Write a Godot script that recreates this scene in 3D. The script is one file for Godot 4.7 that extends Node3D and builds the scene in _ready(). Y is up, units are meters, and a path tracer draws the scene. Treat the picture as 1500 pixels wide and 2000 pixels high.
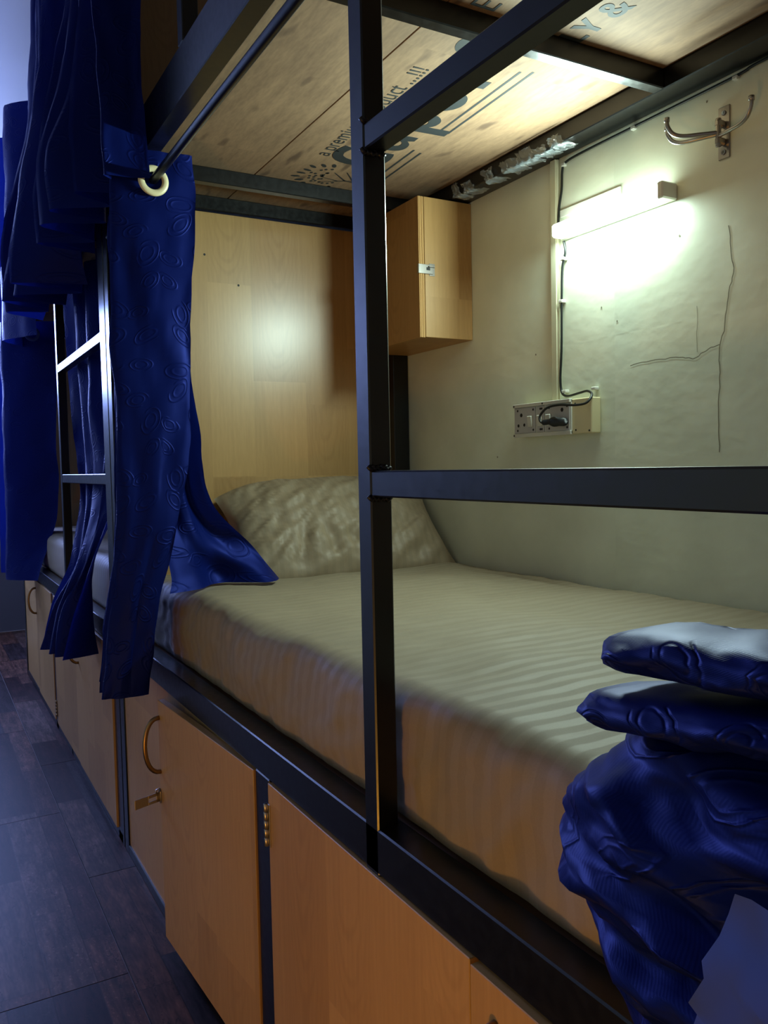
extends Node3D
# A dormitory bunk bed seen from the aisle. x runs from the aisle into the bunk, z towards the camera, y up; metres.

const W := 0.93          # the long wall beside the bed
const DECK := 1.93       # underside of the plywood of the upper bunk
var M := {}
var used := {}
var rng := RandomNumberGenerator.new()

# ---------------------------------------------------------------- naming
func numbered(called: String) -> String:
	if not used.has(called):
		used[called] = 0
		return called
	used[called] += 1
	return "%s_%03d" % [called, used[called]]

func thing(called: String, label: String, category: String, at := Vector3.ZERO, group := "") -> Node3D:
	var o := Node3D.new()
	o.name = numbered(called)
	add_child(o)
	o.position = at
	tag(o, label, category, group)
	return o

func tag(o: Node, label: String, category: String, group := "") -> void:
	o.set_meta("label", label)
	o.set_meta("category", category)
	if group != "":
		o.set_meta("group", group)

func part(parent: Node, called: String, mesh: Mesh, mat: Material, label := "") -> MeshInstance3D:
	var o := MeshInstance3D.new()
	o.name = called
	o.mesh = mesh
	if mesh is PrimitiveMesh:
		o.material_override = mat
	else:
		for i in mesh.get_surface_count():
			o.set_surface_override_material(i, mat)
	parent.add_child(o, true)
	if label != "":
		o.set_meta("label", label)
	return o

func struct_node(called: String, mesh: Mesh, mat: Material, label: String) -> MeshInstance3D:
	var o := part(self, called, mesh, mat, label)
	o.set_meta("kind", "structure")
	o.set_meta("category", called.split("_")[0])
	return o

# ---------------------------------------------------------------- geometry
func begin() -> SurfaceTool:
	var st := SurfaceTool.new()
	st.begin(Mesh.PRIMITIVE_TRIANGLES)
	return st

func tri(st: SurfaceTool, a: Vector3, b: Vector3, c: Vector3, n: Vector3) -> void:
	if (b - a).cross(c - a).dot(n) > 0.0:
		var t := b
		b = c
		c = t
	for p: Vector3 in [a, b, c]:
		st.set_normal(n)
		st.set_uv(Vector2(p.z, p.y) if absf(n.x) > 0.7 else (Vector2(p.x, p.y) if absf(n.z) > 0.7 else Vector2(p.x, p.z)))
		st.add_vertex(p)

func quad(st: SurfaceTool, a: Vector3, b: Vector3, c: Vector3, d: Vector3, n: Vector3) -> void:
	tri(st, a, b, c, n)
	tri(st, a, c, d, n)

func box(st: SurfaceTool, lo: Vector3, hi: Vector3, bev := 0.002, tf := Transform3D.IDENTITY) -> void:
	var c := (lo + hi) / 2.0
	var h := (hi - lo).abs() / 2.0
	bev = minf(bev, minf(h.x, minf(h.y, h.z)) * 0.6)
	var ax := [Vector3(1, 0, 0), Vector3(0, 1, 0), Vector3(0, 0, 1)]
	# corner point of the face across axis k at the signs s
	var pt := func(k: int, s: Vector3) -> Vector3:
		var v := Vector3(s.x * (h.x - bev), s.y * (h.y - bev), s.z * (h.z - bev))
		v[k] = s[k] * h[k]
		return tf * (c + v)
	for k in 3:
		var i := (k + 1) % 3
		var j := (k + 2) % 3
		for sk in [-1.0, 1.0]:
			var p := []
			for ss in [[-1, -1], [1, -1], [1, 1], [-1, 1]]:
				var s := Vector3.ZERO
				s[k] = sk
				s[i] = ss[0]
				s[j] = ss[1]
				p.append(pt.call(k, s))
			quad(st, p[0], p[1], p[2], p[3], (tf.basis * (ax[k] * sk)).normalized())
		if bev > 0.0:
			for si in [-1.0, 1.0]:
				for sj in [-1.0, 1.0]:
					var s0 := Vector3.ZERO
					s0[i] = si
					s0[j] = sj
					var s1 := s0
					s0[k] = -1.0
					s1[k] = 1.0
					quad(st, pt.call(i, s0), pt.call(j, s0), pt.call(j, s1), pt.call(i, s1), (tf.basis * (ax[i] * si + ax[j] * sj)).normalized())
	if bev > 0.0:
		for sx in [-1.0, 1.0]:
			for sy in [-1.0, 1.0]:
				for sz in [-1.0, 1.0]:
					var s := Vector3(sx, sy, sz)
					tri(st, pt.call(0, s), pt.call(1, s), pt.call(2, s), (tf.basis * s).normalized())

func bx(lo: Vector3, hi: Vector3, bev := 0.002, tf := Transform3D.IDENTITY) -> ArrayMesh:
	var st := begin()
	box(st, lo, hi, bev, tf)
	return st.commit()

# a smooth sheet through rows of points; wrap_u closes each row into a ring
func grid(st: SurfaceTool, rows: Array, uvs: Array, wrap_u := false, flip := false) -> void:
	var nv := rows.size()
	var nu: int = rows[0].size()
	var nor := []
	for v in nv:
		var line := PackedVector3Array()
		for u in nu:
			var ua := (u - 1 + nu) % nu if wrap_u else maxi(u - 1, 0)
			var ub := (u + 1) % nu if wrap_u else mini(u + 1, nu - 1)
			if wrap_u and u == 0:
				ua = nu - 2
			if wrap_u and u == nu - 1:
				ub = 1
			var du: Vector3 = rows[v][ub] - rows[v][ua]
			var dv: Vector3 = rows[mini(v + 1, nv - 1)][u] - rows[maxi(v - 1, 0)][u]
			var n := du.cross(dv)
			if n.length() < 1e-12:
				n = Vector3.UP
			line.append(n.normalized() * (-1.0 if flip else 1.0))
		nor.append(line)
	for v in nv - 1:
		for u in nu - 1:
			var ids := [[v, u], [v, u + 1], [v + 1, u + 1], [v, u], [v + 1, u + 1], [v + 1, u]]
			if not flip:
				ids = [[v, u], [v + 1, u + 1], [v, u + 1], [v, u], [v + 1, u], [v + 1, u + 1]]
			for id in ids:
				st.set_normal(nor[id[0]][id[1]])
				st.set_uv(uvs[id[0]][id[1]])
				st.add_vertex(rows[id[0]][id[1]])

func catmull(p0, p1, p2, p3, t: float):
	return 0.5 * ((2.0 * p1) + (p2 - p0) * t + (2.0 * p0 - 5.0 * p1 + 4.0 * p2 - p3) * t * t + (3.0 * p1 - p0 - 3.0 * p2 + p3) * t * t * t)

func smooth_line(pts: Array, n: int) -> Array:
	var out := []
	for i in pts.size() - 1:
		for k in n:
			out.append(catmull(pts[maxi(i - 1, 0)], pts[i], pts[i + 1], pts[mini(i + 2, pts.size() - 1)], float(k) / n))
	out.append(pts[pts.size() - 1])
	return out

# round bar along a line of points
func sweep(st: SurfaceTool, pts: Array, r: float, sides := 10, caps := true) -> void:
	var rows := []
	var uvs := []
	var side := Vector3.ZERO
	for i in pts.size():
		var d: Vector3 = (pts[mini(i + 1, pts.size() - 1)] - pts[maxi(i - 1, 0)]).normalized()
		if side == Vector3.ZERO:
			side = d.cross(Vector3.UP if absf(d.y) < 0.9 else Vector3.RIGHT).normalized()
		side = (side - d * side.dot(d)).normalized()
		var up := side.cross(d)
		var row := PackedVector3Array()
		var uv := PackedVector2Array()
		for k in sides + 1:
			var a := TAU * k / sides
			row.append(pts[i] + (side * cos(a) + up * sin(a)) * r)
			uv.append(Vector2(float(k) / sides, i * 0.1))
		rows.append(row)
		uvs.append(uv)
	if caps:
		for e in [0, pts.size() - 1]:
			var row := PackedVector3Array()
			for k in sides + 1:
				row.append(pts[e])
			if e == 0:
				rows.push_front(row)
				uvs.push_front(uvs[0])
			else:
				rows.append(row)
				uvs.append(uvs[uvs.size() - 1])
	grid(st, rows, uvs, true, true)

func bar(pts: Array, r: float, sides := 10) -> ArrayMesh:
	var st := begin()
	sweep(st, pts, r, sides)
	return st.commit()

# torus of any cross-section radius
func torus(c: Vector3, ax: Vector3, ay: Vector3, R: float, r: float, flat := 1.0) -> ArrayMesh:
	var st := begin()
	var rows := []
	var uvs := []
	var n := ax.cross(ay)
	for i in 41:
		var a := TAU * i / 40
		var dir := ax * cos(a) + ay * sin(a)
		var row := PackedVector3Array()
		var uv := PackedVector2Array()
		for k in 13:
			var b := TAU * k / 12
			row.append(c + dir * (R + r * cos(b)) + n * r * flat * sin(b))
			uv.append(Vector2(k / 12.0, i / 40.0))
		rows.append(row)
		uvs.append(uv)
	grid(st, rows, uvs, true)
	return st.commit()

# disc lying in the plane of ax, ay
func disc(st: SurfaceTool, c: Vector3, ax: Vector3, ay: Vector3, n: Vector3, sides := 14) -> void:
	for k in sides:
		var a := TAU * k / sides
		var b := TAU * (k + 1) / sides
		tri(st, c, c + ax * cos(a) + ay * sin(a), c + ax * cos(b) + ay * sin(b), n)

# hanging cloth: rows of [y, control points (x, z)] from top to hem
func cloth(keys: Array, per := 6, down := 8, crease := 0.004, seed_ := 1) -> ArrayMesh:
	var nz := FastNoiseLite.new()
	nz.seed = seed_
	nz.frequency = 7.0
	nz.fractal_octaves = 3
	var lines := []
	for k in keys:
		var line := []
		var raw := []
		for p: Vector2 in k[1]:
			raw.append(p)
		var sm := smooth_line(raw, per)
		for q: Vector2 in sm:
			line.append(Vector3(q.x, k[0], q.y))
		lines.append(line)
	var rows := []
	var uvs := []
	var n: int = lines[0].size()
	var run := PackedFloat32Array([0.0])
	for u in range(1, n):
		run.append(run[u - 1] + (lines[0][u] - lines[0][u - 1]).length())
	for i in lines.size() - 1:
		for k in (down + (1 if i == lines.size() - 2 else 0)):
			var t := float(k) / down
			var row := PackedVector3Array()
			var uv := PackedVector2Array()
			for u in n:
				var p: Vector3 = catmull(lines[maxi(i - 1, 0)][u], lines[i][u], lines[i + 1][u], lines[mini(i + 2, lines.size() - 1)][u], t)
				var w := nz.get_noise_3d(run[u] * 2.0, p.y * 0.45, 0.0) * crease
				var w2 := nz.get_noise_3d(run[u] * 2.0, p.y * 0.45, 9.0) * crease
				row.append(p + Vector3(w, 0, w2))
				uv.append(Vector2(run[u], -p.y))
			rows.append(row)
			uvs.append(uv)
	var st := begin()
	grid(st, rows, uvs)
	return st.commit()

func zigzag(n: int, z0: float, z1: float, x0: float, x1: float, wob := 0.2) -> Array:
	var out := []
	for i in n:
		var x := x0 if i % 2 == 0 else x1
		out.append(Vector2(x + (x1 - x0) * rng.randf_range(-wob, wob) * 0.5, lerpf(z0, z1, float(i) / (n - 1)) + (z1 - z0) / n * rng.randf_range(-wob, wob)))
	return out

# ---------------------------------------------------------------- textures
func tex(img: Image) -> ImageTexture:
	img.generate_mipmaps()
	return ImageTexture.create_from_image(img)

func laminate(seed_: int, a: Color, b: Color) -> ImageTexture:
	var s := 640
	var img := Image.create(s, s, false, Image.FORMAT_RGB8)
	var n := FastNoiseLite.new()
	n.seed = seed_
	n.frequency = 1.0
	n.fractal_octaves = 2
	var r := RandomNumberGenerator.new()
	r.seed = seed_
	# strips of beech with butt joints, each with its own tone
	var strips := []
	var x := 0
	while x < s:
		var w := r.randi_range(50, 110)
		if s - x - w < 40:
			w = s - x
		var cuts := []
		var y := -r.randi_range(0, 150)
		while y < s:
			var l := r.randi_range(170, 360)
			cuts.append([y, y + l, r.randf_range(-0.17, 0.17), r.randf() * 50.0, r.randf() < 0.5])
			y += l
		strips.append([x, x + w, cuts])
		x += w
	for st in strips:
		for px in range(st[0], st[1]):
			var ci := 0
			for py in s:
				while py >= st[2][ci][1] and ci < st[2].size() - 1:
					ci += 1
				var c = st[2][ci]
				var u := float(px) / s
				var v := float(py) / s
				var k: float = 0.5 + c[2]
				k += 0.10 * n.get_noise_2d(u * 90.0, v * 4.0 + c[3])
				k += 0.07 * n.get_noise_2d(u * 300.0 + 40.0, v * 22.0)
				if c[4]:
					var mid: float = (st[0] + st[1]) * 0.5
					var e := absf(px - mid) / 26.0
					var ring := sin((v * 13.0 + e * e * 1.6 + n.get_noise_2d(u * 6.0, v * 5.0 + c[3]) * 1.2) * TAU)
					k -= 0.11 * maxf(0.0, ring) * maxf(0.0, 1.3 - e * 0.6)
				img.set_pixel(px, py, a.lerp(b, clampf(k, 0.0, 1.0)))
	return tex(img)

func plywood(seed_: int) -> ImageTexture:
	var s := 640
	var img := Image.create(s, s, false, Image.FORMAT_RGB8)
	var n := FastNoiseLite.new()
	n.seed = seed_
	n.frequency = 1.0
	n.fractal_octaves = 3
	for py in s:
		for px in s:
			var u := float(px) / s
			var v := float(py) / s
			# grain runs along the bed, the texture's v
			var k := 0.55 + 0.16 * n.get_noise_2d(u * 40.0, v * 5.0) + 0.12 * n.get_noise_2d(u * 150.0, v * 30.0) + 0.16 * n.get_noise_2d(u * 4.0 + 9.0, v * 3.0)
			var st := n.get_noise_2d(u * 11.0 + 30.0, v * 3.5 + 5.0)
			if st > 0.42:
				k -= (st - 0.42) * 2.2
			img.set_pixel(px, py, Color(0.33, 0.245, 0.175).lerp(Color(0.63, 0.51, 0.385), clampf(k, 0.0, 1.0)))
	return tex(img)

func noise_tex(seed_: int, s: int, fx: float, fy: float, a: Color, b: Color, contrast := 1.0, oct := 4) -> ImageTexture:
	var img := Image.create(s, s, false, Image.FORMAT_RGB8)
	var n := FastNoiseLite.new()
	n.seed = seed_
	n.frequency = 1.0
	n.fractal_octaves = oct
	for py in s:
		for px in s:
			var k := clampf(0.5 + contrast * n.get_noise_2d(float(px) / s * fx, float(py) / s * fy), 0.0, 1.0)
			img.set_pixel(px, py, a.lerp(b, k))
	return tex(img)

# relief of the curtain's embossed almond shapes
func embossed(seed_: int) -> ImageTexture:
	var s := 768
	var f := PackedFloat32Array()
	f.resize(s * s)
	f.fill(0.42)
	var r := RandomNumberGenerator.new()
	r.seed = seed_
	for i in 30:
		var cx := (i % 5 + 0.5 + r.randf_range(-0.28, 0.28)) * s / 5.0
		var cy := (i / 5 + 0.5 + r.randf_range(-0.25, 0.25)) * s / 6.0
		var a := r.randf_range(0.0, TAU)
		var rx := r.randf_range(48.0, 74.0)
		var ry := rx * r.randf_range(0.45, 0.62)
		var skip := r.randf_range(0.0, TAU)
		for y in range(int(cy - 90), int(cy + 90)):
			for x in range(int(cx - 90), int(cx + 90)):
				var dx := (x - cx) * cos(a) + (y - cy) * sin(a)
				var dy := -(x - cx) * sin(a) + (y - cy) * cos(a)
				var d := sqrt(dx * dx / (rx * rx) + dy * dy / (ry * ry))
				if d > 1.25:
					continue
				var ang := absf(angle_difference(atan2(dy, dx), skip))
				var gate := clampf((ang - 0.5) * 3.0, 0.0, 1.0)
				var h := gate * exp(-pow((d - 1.0) / 0.07, 2.0)) + exp(-pow((d - 0.58) / 0.09, 2.0)) * 0.9 + 0.35 * clampf(1.0 - d / 0.55, 0.0, 1.0)
				var id := posmod(y, s) * s + posmod(x, s)
				f[id] = maxf(f[id], 0.42 + 0.55 * h)
	var img := Image.create(s, s, false, Image.FORMAT_RGB8)
	for y in s:
		for x in s:
			var k := f[y * s + x] + 0.018 * sin((x + y) * TAU / 6.0)
			img.set_pixel(x, y, Color(k, k, k))
	return tex(img)

# printed strips of weathered wood on one floor tile
func tile_print(seed_: int) -> ImageTexture:
	var sx := 320
	var sy := 560
	var img := Image.create(sx, sy, false, Image.FORMAT_RGB8)
	var n := FastNoiseLite.new()
	n.seed = seed_
	n.frequency = 1.0
	n.fractal_octaves = 4
	var r := RandomNumberGenerator.new()
	r.seed = seed_
	var tones := [Color(0.25, 0.225, 0.25), Color(0.42, 0.325, 0.30), Color(0.23, 0.155, 0.16), Color(0.33, 0.25, 0.25), Color(0.42, 0.36, 0.355)]
	var x := 0
	while x < sx:
		var w := mini(r.randi_range(40, 70), sx - x)
		if sx - x - w < 26:
			w = sx - x
		var y := 0
		while y < sy:
			var l := mini(r.randi_range(200, 460), sy - y)
			var tone: Color = tones[r.randi() % tones.size()]
			var off := r.randf() * 90.0
			var knots := r.randf() < 0.35
			for px in range(x, x + w):
				for py in range(y, y + l):
					var u := px / 320.0
					var v := py / 560.0
					var k := 1.0 + 0.42 * n.get_noise_2d(u * 22.0 + off, v * 4.0) + 0.30 * n.get_noise_2d(u * 70.0 + off, v * 20.0) + 0.22 * n.get_noise_2d(u * 6.0, v * 10.0 + off)
					var crk := absf(n.get_noise_2d(u * 9.0 + off, v * 3.2 + 50.0))
					if crk < 0.012:
						k *= 0.55
					if knots and n.get_noise_2d(u * 60.0, v * 75.0 + off) > 0.42:
						k *= 1.45
					if px - x < 1 or py - y < 1:
						k *= 0.6
					img.set_pixel(px, py, Color(tone.r * k, tone.g * k, tone.b * k))
			y += l
		x += w
	return tex(img)

func stripes() -> Array:
	var s := 256
	var col := Image.create(s, s, false, Image.FORMAT_RGB8)
	var rou := Image.create(s, s, false, Image.FORMAT_RGB8)
	var n := FastNoiseLite.new()
	n.seed = 3
	n.frequency = 1.0
	for y in s:
		for x in s:
			var ph := fmod(float(y) / s * 8.0, 1.0)
			var on := smoothstep(0.0, 0.06, ph) * (1.0 - smoothstep(0.5, 0.56, ph))
			var g := 1.0 + 0.05 * n.get_noise_2d(x * 0.9, y * 0.9)
			var c := Color(0.51, 0.455, 0.37).lerp(Color(0.528, 0.472, 0.385), on)
			col.set_pixel(x, y, Color(c.r * g, c.g * g, c.b * g))
			var k := lerpf(0.72, 0.62, on)
			rou.set_pixel(x, y, Color(k, k, k))
	return [tex(col), tex(rou)]

func mat(c: Color, rough := 0.6, metal := 0.0) -> StandardMaterial3D:
	var m := StandardMaterial3D.new()
	m.albedo_color = c
	m.roughness = rough
	m.metallic = metal
	return m

func tri_mat(t: Texture2D, scale: float, rough: float, off := Vector3.ZERO) -> StandardMaterial3D:
	var m := mat(Color.WHITE, rough)
	m.albedo_texture = t
	m.uv1_triplanar = true
	m.uv1_world_triplanar = true
	m.uv1_triplanar_sharpness = 8.0
	m.uv1_scale = Vector3(scale, scale, scale)
	m.uv1_offset = off
	return m

func materials() -> void:
	var lam := laminate(5, Color(0.55, 0.405, 0.225), Color(0.755, 0.60, 0.38))
	M.wood = tri_mat(lam, 0.9, 0.34)
	M.wood.clearcoat_enabled = true
	M.wood.clearcoat = 0.25
	M.wood.clearcoat_roughness = 0.3
	M.wood2 = tri_mat(lam, 0.9, 0.42, Vector3(0.37, 0.2, 0.61))
	M.wood3 = tri_mat(lam, 0.9, 0.42, Vector3(0.72, 0.55, 0.13))
	M.ply = tri_mat(plywood(11), 1.0, 0.8)
	M.ply2 = tri_mat(M.ply.albedo_texture, 1.0, 0.8, Vector3(0.41, 0.0, 0.37))
	M.ply_edge = mat(Color(0.72, 0.56, 0.34), 0.7)
	M.ply_dark = mat(Color(0.42, 0.27, 0.14), 0.75)
	M.ink = mat(Color(0.09, 0.11, 0.12), 0.75)
	M.black = mat(Color(0.030, 0.033, 0.042), 0.34)
	M.black.roughness_texture = noise_tex(33, 256, 12.0, 12.0, Color(0.82, 0.82, 0.82), Color(1, 1, 1), 1.0)
	M.black.uv1_triplanar = true
	M.black.uv1_world_triplanar = true
	M.black.uv1_scale = Vector3(4, 4, 4)
	M.wall = tri_mat(noise_tex(21, 512, 7.0, 7.0, Color(0.835, 0.855, 0.775), Color(0.875, 0.895, 0.815), 1.0), 0.7, 0.45)
	M.wall.heightmap_enabled = true
	M.wall.heightmap_texture = noise_tex(22, 512, 26.0, 40.0, Color(0, 0, 0), Color(1, 1, 1), 0.8)
	M.wall.heightmap_scale = 0.03
	M.crack = mat(Color(0.50, 0.48, 0.40), 0.9)
	M.wall_cream = mat(Color(0.84, 0.86, 0.79), 0.7)
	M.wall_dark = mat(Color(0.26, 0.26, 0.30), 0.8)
	M.pale = mat(Color(0.72, 0.71, 0.68), 0.7)
	M.grout = mat(Color(0.52, 0.48, 0.47), 0.8)
	M.tiles = []
	for k in 4:
		var m := mat(Color(0.66, 0.60, 0.56), 0.45)
		m.metallic_specular = 0.16
		m.albedo_texture = tile_print(51 + k)
		m.heightmap_enabled = true
		m.heightmap_texture = m.albedo_texture
		m.heightmap_scale = 0.03
		M.tiles.append(m)
	var emb := embossed(71)
	M.cur = mat(Color(0.03, 0.09, 0.35), 0.52)
	M.cur.metallic_specular = 0.22
	M.cur.metallic = 0.4
	M.cur.heightmap_enabled = true
	M.cur.heightmap_texture = emb
	M.cur.heightmap_scale = 0.16
	M.cur.uv1_scale = Vector3(2.6, 2.6, 1)
	M.cur.backlight_enabled = true
	M.cur.backlight = Color(0.045, 0.095, 0.36)
	M.cur_back = mat(Color(0.12, 0.23, 0.52), 0.75)
	var sp := stripes()
	M.sheet = mat(Color.WHITE, 1.0)
	M.sheet.albedo_texture = sp[0]
	M.sheet.roughness_texture = sp[1]
	M.sheet.uv1_scale = Vector3(3.7, 3.7, 1)
	M.pillow = mat(Color(1.0, 0.98, 0.96), 0.9)
	M.pillow.albedo_texture = sp[0]
	M.pillow.roughness_texture = sp[1]
	M.pillow.uv1_scale = Vector3(5, 5, 1)
	M.white = mat(Color(0.80, 0.80, 0.76), 0.42)
	M.ivory = mat(Color(0.84, 0.80, 0.64), 0.35)
	M.trunk = mat(Color(0.76, 0.75, 0.64), 0.5)
	M.grey = mat(Color(0.70, 0.70, 0.70), 0.45)
	M.dark = mat(Color(0.05, 0.05, 0.05), 0.6)
	M.cord = mat(Color(0.03, 0.05, 0.045), 0.45)
	M.plug = mat(Color(0.055, 0.075, 0.095), 0.5)
	M.steel = mat(Color(0.62, 0.60, 0.58), 0.32, 0.9)
	M.brass = mat(Color(0.55, 0.44, 0.30), 0.3, 0.9)
	M.weld = mat(Color(0.12, 0.12, 0.14), 0.35, 0.5)
	M.film = mat(Color(0.85, 0.9, 0.92, 0.2), 0.08)
	M.film.transparency = BaseMaterial3D.TRANSPARENCY_ALPHA
	M.glow = mat(Color(0.95, 1.0, 0.95), 0.4)
	M.glow.emission_enabled = true
	M.glow.emission = Color(0.93, 1.0, 0.93)
	M.glow.emission_energy_multiplier = 3.0
	M.day = mat(Color(0.8, 0.9, 1.0), 0.4)
	M.day.emission_enabled = true
	M.day.emission = Color(0.72, 0.87, 1.0)
	M.day.emission_energy_multiplier = 3.0
	M.warm = mat(Color(1.0, 0.8, 0.55), 0.4)
	M.warm.emission_enabled = true
	M.warm.emission = Color(1.0, 0.6, 0.25)
	M.warm.emission_energy_multiplier = 2.0

# ---------------------------------------------------------------- view and light
func view_and_light() -> void:
	var cam := Camera3D.new()
	var yaw := deg_to_rad(29.378)
	var pitch := deg_to_rad(3.1404)
	var roll := deg_to_rad(-1.1796)
	var f := Vector3(sin(yaw) * cos(pitch), -sin(pitch), -cos(yaw) * cos(pitch))
	var r := Vector3(cos(yaw), 0, sin(yaw))
	var u := r.cross(f)
	var r2 := r * cos(roll) + u * sin(roll)
	var u2 := u * cos(roll) - r * sin(roll)
	cam.transform = Transform3D(Basis(r2, u2, -f), Vector3(-0.5, 1.135, 0))
	cam.fov = rad_to_deg(2.0 * atan(1000.0 / 1617.19))
	cam.near = 0.02
	add_child(cam)
	cam.current = true
	var env := Environment.new()
	env.background_mode = Environment.BG_COLOR
	env.background_color = Color(0.02, 0.022, 0.03)
	env.tonemap_mode = Environment.TONE_MAPPER_LINEAR
	env.tonemap_exposure = 2.25
	env.sdfgi_enabled = true
	env.ssao_enabled = true
	env.ssil_enabled = true
	var we := WorldEnvironment.new()
	we.environment = env
	add_child(we)
	# daylight through the window at the far end of the aisle
	var day := AreaLight3D.new()
	day.name = "window_daylight"
	day.area_size = Vector2(1.3, 1.0)
	day.light_color = Color(0.56, 0.64, 1.0)
	day.light_energy = 7.5
	day.shadow_enabled = true
	day.transform = Transform3D(Basis(Vector3.UP, PI), Vector3(-0.6, 2.28, -6.47))
	add_child(day)

# ---------------------------------------------------------------- the room
func room() -> void:
	var z0 := -6.55
	var z1 := 1.5
	var x0 := -1.5
	var fl := struct_node("floor", bx(Vector3(x0, -0.1, z0), Vector3(W, -0.004, z1), 0.0), M.grout, "floor of large tiles printed with purplish weathered wood strips")
	var cols := [[-0.13, 0.47, -2.39], [-0.73, -0.13, -1.88], [-1.33, -0.73, -2.39]]
	var n := 0
	for c in cols:
		var z: float = c[2] - 1.03 * 4
		while z < z1:
			var lo := Vector3(c[0] + 0.0012, -0.004, maxf(z, z0) + 0.0012)
			var hi := Vector3(c[1] - 0.0012, 0.0, minf(z + 1.03, z1) - 0.0012)
			if hi.z - lo.z > 0.05:
				var st := begin()
				var rows := []
				var uvs := []
				for v in 2:
					rows.append(PackedVector3Array([Vector3(lo.x, 0, lerpf(lo.z, hi.z, v)), Vector3(hi.x, 0, lerpf(lo.z, hi.z, v))]))
					uvs.append(PackedVector2Array([Vector2(0, v), Vector2(1, v)]))
				grid(st, rows, uvs, false, true)
				for e in [[lo.x, -1.0], [hi.x, 1.0]]:
					quad(st, Vector3(e[0], -0.004, lo.z), Vector3(e[0], -0.004, hi.z), Vector3(e[0], 0, hi.z), Vector3(e[0], 0, lo.z), Vector3(e[1], 0, 0))
				for e in [[lo.z, -1.0], [hi.z, 1.0]]:
					quad(st, Vector3(lo.x, -0.004, e[0]), Vector3(hi.x, -0.004, e[0]), Vector3(hi.x, 0, e[0]), Vector3(lo.x, 0, e[0]), Vector3(0, 0, e[1]))
				part(fl, "tile", st.commit(), M.tiles[(n * 3 + 1) % 4])
				n += 1
			z += 1.03
	var wr := struct_node("wall_right", bx(Vector3(W, -0.1, z0), Vector3(W + 0.15, 3.0, z1), 0.0), M.wall, "cream painted plaster wall with hairline cracks beside the bed")
	cracks(wr)
	struct_node("wall_left", bx(Vector3(x0 - 0.15, -0.1, z0), Vector3(x0, 3.0, z1), 0.0), M.wall_cream, "cream painted wall across the aisle")
	struct_node("wall_back", bx(Vector3(x0 - 0.15, -0.1, z1), Vector3(W + 0.15, 3.0, z1 + 0.15), 0.0), M.wall_cream, "cream painted wall behind the viewer")
	struct_node("ceiling", bx(Vector3(x0 - 0.15, 3.0, z0 - 0.15), Vector3(W + 0.15, 3.12, z1 + 0.15), 0.0), M.pale, "pale ceiling above the bunks")
	# far wall with its window
	var st := begin()
	var wl := -1.25
	var wh := 0.085
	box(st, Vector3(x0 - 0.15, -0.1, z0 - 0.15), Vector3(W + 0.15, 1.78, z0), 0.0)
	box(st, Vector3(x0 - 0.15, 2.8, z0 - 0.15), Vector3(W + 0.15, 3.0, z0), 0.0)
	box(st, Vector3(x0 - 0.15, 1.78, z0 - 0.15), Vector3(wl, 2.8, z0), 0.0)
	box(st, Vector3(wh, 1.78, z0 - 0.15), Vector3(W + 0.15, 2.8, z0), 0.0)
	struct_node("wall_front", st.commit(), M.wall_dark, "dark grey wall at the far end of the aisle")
	var win := Node3D.new()
	win.name = "window_1"
	win.set_meta("kind", "structure")
	win.set_meta("label", "bright daylit window at the far end of the aisle")
	win.set_meta("category", "window")
	add_child(win)
	part(win, "window_pane", bx(Vector3(wl, 1.78, z0 - 0.06), Vector3(wh, 2.8, z0 - 0.05), 0.0), M.day, "frosted pane lit by daylight")
	var fr := begin()
	for y in [1.78, 2.77]:
		box(fr, Vector3(wl, y, z0 - 0.05), Vector3(wh, y + 0.03, z0 - 0.01))
	for x in [wl, (wl + wh) / 2.0 - 0.015, wh - 0.03]:
		box(fr, Vector3(x, 1.81, z0 - 0.05), Vector3(x + 0.03, 2.77, z0 - 0.01))
	part(win, "window_frame", fr.commit(), M.pale)

func ribbon(pts: Array, w: float) -> ArrayMesh:
	# a hairline opening on the wall: points are (z, y)
	var st := begin()
	for i in pts.size() - 1:
		var a: Vector2 = pts[i]
		var b: Vector2 = pts[i + 1]
		var d := (b - a).normalized()
		var s := Vector2(-d.y, d.x) * w * 0.5
		var x := W - 0.0006
		quad(st, Vector3(x, (a + s).y, (a + s).x), Vector3(x, (b + s).y, (b + s).x), Vector3(x, (b - s).y, (b - s).x), Vector3(x, (a - s).y, (a - s).x), Vector3(-1, 0, 0))
	return st.commit()

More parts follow.
